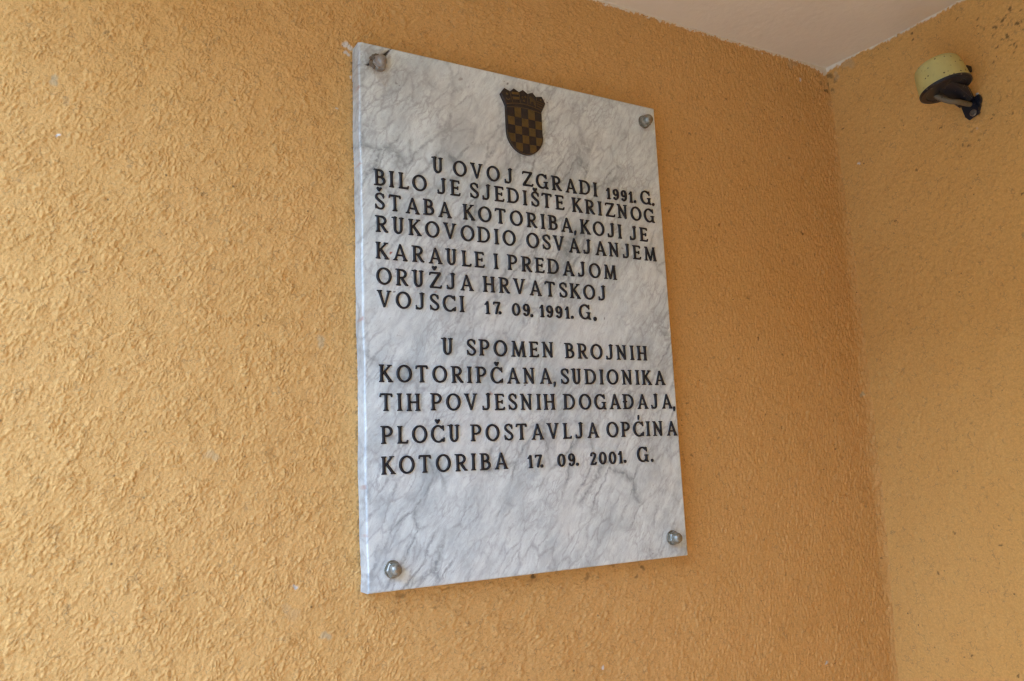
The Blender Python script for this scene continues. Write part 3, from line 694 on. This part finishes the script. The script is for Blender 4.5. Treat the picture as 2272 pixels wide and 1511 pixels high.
TEXT = """U 0.1306 0.6604 O 0.1712 0.6605 V 0.2022 0.6611 O 0.2339 0.6610 J 0.2633 0.6611 Z 0.3016 0.6616
G 0.3314 0.6614 R 0.3615 0.6617 A 0.3918 0.6613 D 0.4217 0.6622 I 0.4451 0.6617 1 0.4742 0.6583 9 0.4913 0.6583 9 0.5099 0.6583 1 0.5261 0.6581 . 0.5355 0.6503 G 0.5619 0.6616 . 0.5791 0.6500
B 0.0308 0.6253 I 0.0505 0.6251 L 0.0707 0.6253 O 0.0980 0.6255 J 0.1367 0.6255 E 0.1613 0.6259
S 0.1963 0.6263 J 0.2190 0.6262 E 0.2439 0.6266 D 0.2706 0.6270 I 0.2944 0.6264 S 0.3149 0.6267 ^ 0.3154 0.6436 T 0.3387 0.6271 E 0.3657 0.6271
K 0.4026 0.6269 R 0.4309 0.6268 I 0.4528 0.6269 Z 0.4754 0.6271 N 0.5032 0.6272 O 0.5356 0.6268 G 0.5671 0.6270
S 0.0299 0.5867 ^ 0.0295 0.6060 T 0.0550 0.5866 A 0.0849 0.5859 B 0.1127 0.5871 A 0.1414 0.5863 K 0.1846 0.5874
O 0.2146 0.5873 T 0.2441 0.5878 O 0.2752 0.5877 R 0.3061 0.5878 I 0.3284 0.5879 B 0.3490 0.5882 A 0.3783 0.5875
, 0.3953 0.5747 K 0.4176 0.5882 O 0.4471 0.5881 J 0.4744 0.5879 I 0.4947 0.5879 J 0.5251 0.5879 E 0.5503 0.5882
R 0.0327 0.5501 U 0.0592 0.5505 K 0.0878 0.5507 O 0.1179 0.5507 V 0.1488 0.5515 O 0.1809 0.5511
D 0.2108 0.5515 I 0.2351 0.5511 O 0.2593 0.5513 O 0.3057 0.5515 S 0.3334 0.5517 V 0.3586 0.5522 A 0.3917 0.5512
J 0.4187 0.5517 A 0.4487 0.5516 N 0.4777 0.5522 J 0.5059 0.5519 E 0.5308 0.5519 M 0.5626 0.5519
K 0.0324 0.5076 A 0.0621 0.5074 R 0.0922 0.5078 A 0.1220 0.5078 U 0.1496 0.5082 L 0.1771 0.5081 E 0.2011 0.5084
I 0.2319 0.5083 P 0.2632 0.5092 R 0.2914 0.5085 E 0.3172 0.5088 D 0.3444 0.5091 A 0.3765 0.5083 J 0.4036 0.5089 O 0.4325 0.5090 M 0.4667 0.5091
O 0.0344 0.4675 R 0.0642 0.4677 U 0.0907 0.4679 Z 0.1205 0.4679 ^ 0.1195 0.4873 J 0.1476 0.4679 A 0.1761 0.4678
H 0.2168 0.4682 R 0.2460 0.4685 V 0.2745 0.4687 A 0.3066 0.4682 T 0.3354 0.4686 S 0.3627 0.4688 K 0.3876 0.4687 O 0.4175 0.4688 J 0.4449 0.4688
V 0.0338 0.4319 O 0.0653 0.4317 J 0.0930 0.4318 S 0.1176 0.4319 C 0.1436 0.4316 I 0.1661 0.4319
1 0.2120 0.4288 7 0.2297 0.4291 . 0.2354 0.4212 0 0.2662 0.4288 9 0.2862 0.4290 . 0.2966 0.4198 1 0.3170 0.4291 9 0.3326 0.4291 9 0.3514 0.4290 1 0.3686 0.4293 . 0.3786 0.4214 G 0.4061 0.4327 . 0.4270 0.4211
U 0.1374 0.3620 S 0.1797 0.3621 P 0.2032 0.3625 O 0.2331 0.3622 M 0.2675 0.3622 E 0.2973 0.3625 N 0.3242 0.3629
B 0.3686 0.3627 R 0.3960 0.3628 O 0.4255 0.3627 J 0.4534 0.3626 N 0.4796 0.3631 I 0.5037 0.3632 H 0.5264 0.3632
K 0.0340 0.3173 O 0.0637 0.3175 T 0.0927 0.3177 O 0.1230 0.3177 R 0.1534 0.3177 I 0.1749 0.3177 P 0.1956 0.3180
C 0.2242 0.3178 ^ 0.2246 0.3366 A 0.2551 0.3177 N 0.2846 0.3181 A 0.3179 0.3182 , 0.3350 0.3045
S 0.3560 0.3183 U 0.3798 0.3183 D 0.4089 0.3184 I 0.4329 0.3183 O 0.4569 0.3186 N 0.4881 0.3187 I 0.5120 0.3188 K 0.5333 0.3187 A 0.5637 0.3188
T 0.0334 0.2741 I 0.0551 0.2741 H 0.0776 0.2739 P 0.1154 0.2746 O 0.1450 0.2743 V 0.1755 0.2746
J 0.2033 0.2746 E 0.2275 0.2744 S 0.2516 0.2747 N 0.2771 0.2747 I 0.3013 0.2746 H 0.3225 0.2747
D 0.3621 0.2747 O 0.3948 0.2749 G 0.4272 0.2750 A 0.4587 0.2751 d 0.4878 0.2752 A 0.5201 0.2754 J 0.5470 0.2757 A 0.5762 0.2758 , 0.5925 0.2622
P 0.0335 0.2253 L 0.0589 0.2250 O 0.0864 0.2253 C 0.1167 0.2252 ^ 0.1165 0.2446 U 0.1439 0.2255
P 0.1823 0.2256 O 0.2122 0.2254 S 0.2415 0.2258 T 0.2657 0.2260 A 0.2965 0.2256 V 0.3264 0.2260 L 0.3551 0.2257
J 0.3791 0.2259 A 0.4080 0.2262 O 0.4493 0.2264 P 0.4776 0.2265 C 0.5066 0.2267 / 0.5081 0.2467 I 0.5283 0.2267 N 0.5501 0.2268 A 0.5831 0.2266
K 0.0347 0.1804 O 0.0644 0.1804 T 0.0936 0.1806 O 0.1243 0.1805 R 0.1550 0.1802 I 0.1761 0.1805 B 0.1971 0.1801 A 0.2259 0.1804
1 0.2797 0.1773 7 0.2954 0.1776 . 0.3015 0.1694 0 0.3402 0.1774 9 0.3606 0.1775 . 0.3719 0.1695 2 0.4050 0.1779 0 0.4247 0.1781 0 0.4455 0.1779 1 0.4628 0.1782 . 0.4722 0.1709 G 0.5125 0.1818 . 0.5327 0.1705"""
meshes = {}
last = None
rl = random.Random(4)
for line in TEXT.strip().split('\n'):
    tk = line.split()
    for i in range(0, len(tk), 3):
        ch, x, z = tk[i], float(tk[i+1]), float(tk[i+2])
        digit = ch in '012379'
        size = 0.0216 if digit else 0.0267
        if ch not in meshes: meshes[ch] = glyph_mesh(ch, size, 0.0030)
        name = {'^': 'caron', '/': 'acute_accent', '.': 'full_stop', ',': 'comma'}.get(ch, 'numeral' if digit else 'letter')
        o = bpy.data.objects.new(name, meshes[ch]); COL.objects.link(o)
        R_ = Matrix.Rotation(math.radians(90), 4, 'X') @ Matrix.Rotation(math.radians(rl.uniform(-0.8, 0.8)), 4, 'Z')
        o.matrix_world = Matrix.Translation((x, -TH, z)) @ R_
        if ch == '.': o.scale = (1.0, 1.0, 1.0) if (x, z) != (0.4270, 0.4211) else (1.25, 1.3, 1)
        if ch in '^/':
            par = last; o.parent = par
            o.matrix_parent_inverse = par.matrix_world.inverted()
        else:
            o.parent = plq; last = o

# ------------------------------------------------------------------ bronze crest
Y0 = -TH
crest = None
def prism(name, pts, y0, y1, mat, parent, bev=0.0005):
    bm = bmesh.new()
    v = [bm.verts.new((x, y1, z)) for x, z in pts]
    f = bm.faces.new(v)
    r = bmesh.ops.extrude_face_region(bm, geom=[f])
    for q in r['geom']:
        if isinstance(q, bmesh.types.BMVert): q.co.y = y0
    bmesh.ops.recalc_face_normals(bm, faces=bm.faces)
    if bev:
        fr = [e for e in bm.edges if all(abs(vv.co.y-y1) < 1e-7 for vv in e.verts)]
        bmesh.ops.bevel(bm, geom=fr, offset=bev, segments=1, affect='EDGES')
    return obj(name, bm, mat, parent)
cxm = 0.2992
out = [(0.2535, 0.8085), (0.2617, 0.8198), (0.2729, 0.8160), (0.2806, 0.8229), (0.2908, 0.8180), (0.2992, 0.8236), (0.3084, 0.8182), (0.3187, 0.8224), (0.3255, 0.8158), (0.3380, 0.8185), (0.3448, 0.8068),
       (0.3356, 0.7880)]
n = 22
for i in range(n+1):
    a = -math.pi*i/n
    out.append((cxm+0.0364*math.cos(a), 0.7430+(0.0388*math.sin(a) if i not in (0, n) else 0)))
out += [(0.2628, 0.7880)]
crest = prism('bronze_crest', out, Y0+0.0005, Y0-0.0052, M_BR_DARK, plq, 0.0012)
yT = Y0-0.0050
def poly(name, pts, mat, h=0.0012): return prism(name, pts, yT+0.0006, yT-h, mat, crest, 0.0002)
cols = [0.2648+0.01385*i for i in range(6)]
rows = [0.7848-0.0154*i for i in range(6)]
def inside(x, z):
    if z >= 0.743: return min(max(x, cxm-0.0346), cxm+0.0346)
    s = (0.743-z)/0.0372
    hw = 0.0346*math.sqrt(max(0, 1-s*s)); return min(max(x, cxm-hw), cxm+hw)
def topz(x): return 0.7848+0.0040*(1-((x-cxm)/0.035)**2)
for r in range(5):
    for c in range(5):
        if (r+c) % 2 == 0: continue
        x0, x1 = cols[c]+0.0003, cols[c+1]-0.0003
        z1, z0 = rows[r]-0.0003, rows[r+1]+0.0003
        P = []
        m = 6
        top_ = [(x0+(x1-x0)*i/m) for i in range(m+1)]
        up_ = [(x, topz(x)-0.001 if r == 0 else z1) for x in top_]
        zz = [z1-(z1-z0)*i/m for i in range(m+1)]
        if r <= 2:
            P = up_ + [(x1, z0), (x0, z0)]
        else:
            L, Rr = [], []
            for z in zz:
                a, b = inside(x0, z), inside(x1, z)
                if b-a > 0.0006: L.append((a, z)); Rr.append((b, z))
            if len(L) < 2: continue
            P = L[::-1] + Rr
            Q = [P[0]]
            for p in P[1:]:
                if (p[0]-Q[-1][0])**2+(p[1]-Q[-1][1])**2 > 1e-8: Q.append(p)
            P = Q
        poly('checker_square', P, M_BR_GOLD)
def strip(name, pts, w, mat, h=0.0010):
    L, Rr = [], []
    for i, (x, z) in enumerate(pts):
        ax, az = pts[max(i-1, 0)]; bx, bz = pts[min(i+1, len(pts)-1)]
        d = math.hypot(bx-ax, bz-az); nx_, nz_ = -(bz-az)/d*w/2, (bx-ax)/d*w/2
        L.append((x+nx_, z+nz_)); Rr.append((x-nx_, z-nz_))
    poly(name, L+Rr[::-1], mat, h)
def dome(x): return 0.7905+0.0058*(1-((x-cxm)/0.036)**2)
xsn = [cxm-0.035+0.07*i/12 for i in range(13)]
strip('rim_line', [(x, dome(x)) for x in xsn], 0.0013, M_BR_LINE)
strip('rim_line', [(x, topz(x)+0.0002) for x in xsn], 0.0012, M_BR_LINE)
strip('rim_line', [(cxm+0.0362*math.cos(-math.pi*i/24), 0.743+0.0386*math.sin(-math.pi*i/24)) for i in range(25)], 0.0006, M_BR_LINE, 0.0005)
# dividers between the five crown shields
dv = [((0.2712, 0.8150), (0.2768, 0.7935)), ((0.2900, 0.8165), (0.2918, 0.7965)), ((0.3085, 0.8170), (0.3068, 0.7965)), ((0.3262, 0.8145), (0.3216, 0.7932))]
for a, b in dv: strip('crown_divider', [a, b], 0.0010, M_BR_LINE)
# small charges on the crown: star and moon, bars, heads, goat, bars with star
def disc(name, x, z, r, mat, n=8, star=False):
    poly(name, [(x+(r if not star or i % 2 == 0 else r*0.45)*math.cos(2*math.pi*i/n+1.57), z+(r if not star or i % 2 == 0 else r*0.45)*math.sin(2*math.pi*i/n+1.57)) for i in range(n)], mat)
disc('crown_star', 0.2655, 0.8095, 0.0030, M_BR_GOLD, 12, True)
strip('crown_moon', [(0.2672+0.0036*math.cos(a), 0.8025+0.0036*math.sin(a)) for a in [math.radians(v) for v in range(195, 346, 25)]], 0.0016, M_BR_GOLD)
poly('crown_bar', [(0.2745, 0.8148), (0.2885, 0.8160), (0.2888, 0.8120), (0.2752, 0.8108)], M_BR_GOLD)
poly('crown_bar', [(0.2762, 0.8062), (0.2893, 0.8075), (0.2897, 0.8030), (0.2775, 0.8016)], M_BR_GOLD)
for x, z in ((0.3025, 0.8105), (0.2968, 0.8085), (0.2995, 0.8028)): disc('crown_head', x, z, 0.0022, M_BR_LINE, 7)
poly('crown_goat', [(0.3105, 0.8120), (0.3135, 0.8135), (0.3200, 0.8095), (0.3228, 0.8060), (0.3215, 0.7990), (0.3195, 0.7985), (0.3190, 0.8035), (0.3145, 0.8045), (0.3135, 0.7995), (0.3112, 0.7995), (0.3118, 0.8070)], M_BR_LINE)
disc('crown_star', 0.3345, 0.8110, 0.0026, M_BR_GOLD, 10, True)
for q in range(3): strip('crown_bar', [(0.3270-0.0008*q, 0.8068-0.0042*q), (0.3405-0.0015*q, 0.8042-0.0042*q)], 0.0013, M_BR_LINE)

# ------------------------------------------------------------------ cap nuts
def cap_nut(x, z, mat, label, rot):
    bm = bmesh.new()
    Mx = Matrix.Translation((x, -TH, z)) @ Matrix.Rotation(math.radians(90), 4, 'X')
    # hexagonal skirt with chamfered shoulders
    ringn = 6
    prof = [(0.0112, 0.0018), (0.0122, 0.0024), (0.0122, 0.0088), (0.0102, 0.0108)]
    rings = []
    for r, h in prof:
        rings.append([bm.verts.new(Mx @ Vector((r*math.cos(2*math.pi*i/6+rot), r*math.sin(2*math.pi*i/6+rot), h))) for i in range(6)])
    for a, b in zip(rings[:-1], rings[1:]):
        for i in range(6): bm.faces.new((a[i], a[(i+1) % 6], b[(i+1) % 6], b[i]))
    bm.faces.new(rings[-1]); bm.faces.new(rings[0][::-1])
    nut = obj('cap_nut', bm, mat, plq); nut['label'] = label
    bm = bmesh.new()
    dom = [(0.0099, 0.0100)] + [(0.0099*math.cos(math.radians(a))**0.85 if a < 90 else 0, 0.0115+0.0112*math.sin(math.radians(a))) for a in range(0, 91, 10)]
    lathe(bm, dom, 28, Mx); obj('dome', bm, mat, nut, True)
    bm = bmesh.new()
    lathe(bm, [(0.0, 0.0), (0.0128, 0.0), (0.0128, 0.0014), (0.0122, 0.0019), (0.006, 0.0019)], 32, Mx)
    obj('washer', bm, mat, nut)
    return nut
n1 = cap_nut(0.0325, 0.8147, M_NUT_D, 'corroded cap nut in the cracked corner, smeared with putty', 0.2)
cap_nut(0.5712, 0.8146, M_NUT, 'dull cap nut at the upper right corner', 0.5)
cap_nut(0.0378, 0.0310, M_NUT, 'bright cap nut at the lower left corner', 0.1)
cap_nut(0.5657, 0.0336, M_NUT, 'dull cap nut at the lower right corner', 0.35)
# putty squeezed round the damaged fixing
bm = bmesh.new()
bmesh.ops.create_icosphere(bm, subdivisions=4, radius=1)
rp = np.random.default_rng(3)
ph = rp.uniform(0, 6.28, (8, 3)); fr = rp.uniform(2, 7, (8, 3))
for v in bm.verts:
    d = v.co.normalized(); a = sum(math.sin(d.x*fr[i, 0]+ph[i, 0])*math.sin(d.y*fr[i, 1]+ph[i, 1])*math.sin(d.z*fr[i, 2]+ph[i, 2]) for i in range(8))
    s = 1+0.22*a
    v.co = Vector((0.0285+d.x*0.0105*s, -TH-0.001+d.y*0.0075*s, 0.8175+d.z*0.0115*s))
obj('putty', bm, M_GRIME, n1, True)

# ------------------------------------------------------------------ round sounder on the second wall
ctr = Vector((1.09836, -0.31562, 0.86366)); ax = Vector((-0.0699, 0.2017, 0.9769)).normalized()
base = Vector((XC, -0.325, 0.835))
snd = empty('wall_sounder', base)
tag(snd, 'cream drum shaped alarm sounder with black underside on a wall bracket', 'alarm sounder')
inv = Matrix.Translation(-base)
q = ax.to_track_quat('Z', 'Y').to_matrix().to_4x4()
DM = inv @ Matrix.Translation(ctr) @ q
bm = bmesh.new()
lathe(bm, [(0.0470, 0.0005), (0.0473, 0.004), (0.0462, 0.016), (0.0445, 0.034), (0.0425, 0.046), (0.0405, 0.0515), (0.0370, 0.0550), (0.028, 0.0570), (0, 0.0575)], 56, DM)
obj('cream_housing', bm, M_CREAM, snd, True)
bm = bmesh.new()
lathe(bm, [(0, -0.0025), (0.036, -0.0025), (0.0375, -0.0035), (0.0455, -0.0035), (0.0480, -0.0018), (0.0483, 0.0012), (0.0472, 0.0022), (0, 0.0022)], 56, DM)
pl_ = obj('base_disc', bm, M_BLACK, snd)
def wpoly(name, pts, mat, parent, bev=0.001):   # prism between two offset outlines given as world points
    bm = bmesh.new()
    a = [bm.verts.new(Vector(p)-base) for p, _ in pts]; b = [bm.verts.new(Vector(p2)-base) for _, p2 in pts]
    bm.faces.new(a); bm.faces.new(b[::-1])
    for i in range(len(a)): bm.faces.new((a[i], a[(i+1) % len(a)], b[(i+1) % len(a)], b[i]))
    bmesh.ops.recalc_face_normals(bm, faces=bm.faces)
    if bev: bmesh.ops.bevel(bm, geom=list(bm.edges), offset=bev, segments=2, affect='EDGES')
    return obj(name, bm, mat, parent)
pp = [(-0.3224, 0.8713), (-0.3340, 0.8199), (-0.3112, 0.8135), (-0.3048, 0.8210), (-0.2984, 0.8496), (-0.2957, 0.8804)]
plate = wpoly('wall_plate', [((1.1714, y, z), (1.1755, y, z)) for y, z in pp], M_BLACK, snd, 0.0006)
wpoly('back_plate', [((1.1757, y, z), (XC-0.0004, y, z)) for y, z in ((-0.3290, 0.8580), (-0.3345, 0.8380), (-0.3280, 0.8230), (-0.3060, 0.8230), (-0.3020, 0.8560))], M_BLACK, snd, 0.0006)
# arm widening from the plate to the underside of the disc
A0 = ctr - ax*0.002
wpoly('arm', [((A0.x-0.020, A0.y+0.004, A0.z-0.001), (A0.x+0.016, A0.y+0.020, A0.z-0.003)), ((A0.x-0.014, A0.y-0.022, A0.z+0.004), (A0.x+0.028, A0.y-0.024, A0.z+0.004)),
              ((1.1600, -0.3320, 0.8480), (1.1712, -0.3240, 0.8740)), ((1.1600, -0.3030, 0.8390), (1.1712, -0.2980, 0.8640))], M_BLACK, snd)
bm = bmesh.new(); MS = inv @ Matrix.Translation((1.1713, -0.3219, 0.8242)) @ Matrix.Rotation(math.radians(-90), 4, 'Y')
lathe(bm, [(0.0070, 0), (0.0070, 0.0010), (0.0060, 0.0020), (0.0044, 0.0024), (0.0036, 0.0010), (0, 0.0010)], 24, MS)
obj('screw', bm, M_SCREW, plate)
bm = bmesh.new(); MK = inv @ Matrix.Translation((XC-0.0005, -0.3310, 0.8500)) @ Matrix.Rotation(math.radians(-90), 4, 'Y') @ Matrix.Diagonal((1.25, 0.7, 1, 1))
lathe(bm, [(0.0085, 0), (0.0085, 0.004), (0.0065, 0.006), (0, 0.006)], 20, MK)
obj('back_knob', bm, M_BLACK, snd, False)
bm = bmesh.new(); MK2 = inv @ Matrix.Translation((XC-0.0005, -0.3290, 0.8635)) @ Matrix.Rotation(math.radians(-90), 4, 'Y') @ Matrix.Diagonal((1, 1.3, 1, 1))
lathe(bm, [(0.0024, 0), (0.0022, 0.002), (0.0012, 0.003), (0, 0.0032)], 12, MK2)
obj('seal', bm, M_SEAL, snd, True)
# small dark lug behind the housing, against the wall
bm = bmesh.new()
box(bm, 1.166-base.x, 1.182-base.x, -0.3260-base.y, -0.3180-base.y, 0.9120-base.z, 0.9240-base.z, 0.002)
obj('side_lug', bm, M_BLACK, snd)
bm = bmesh.new()
cp = [Vector(p)-base for p in ((1.0984, -0.2925, 0.8640), (1.0984, -0.2940, 0.8590), (1.1034, -0.3033, 0.8482), (1.1110, -0.3148, 0.8396), (1.1250, -0.3215, 0.8385), (1.1500, -0.3190, 0.8415), (1.1700, -0.3184, 0.8428))]
cps = smooth_path(cp, 5)
tube(bm, cps, [0.0052 if i > 3 else 0.0064 for i in range(len(cps))], 12)
obj('cable', bm, M_CABLE, snd, True)
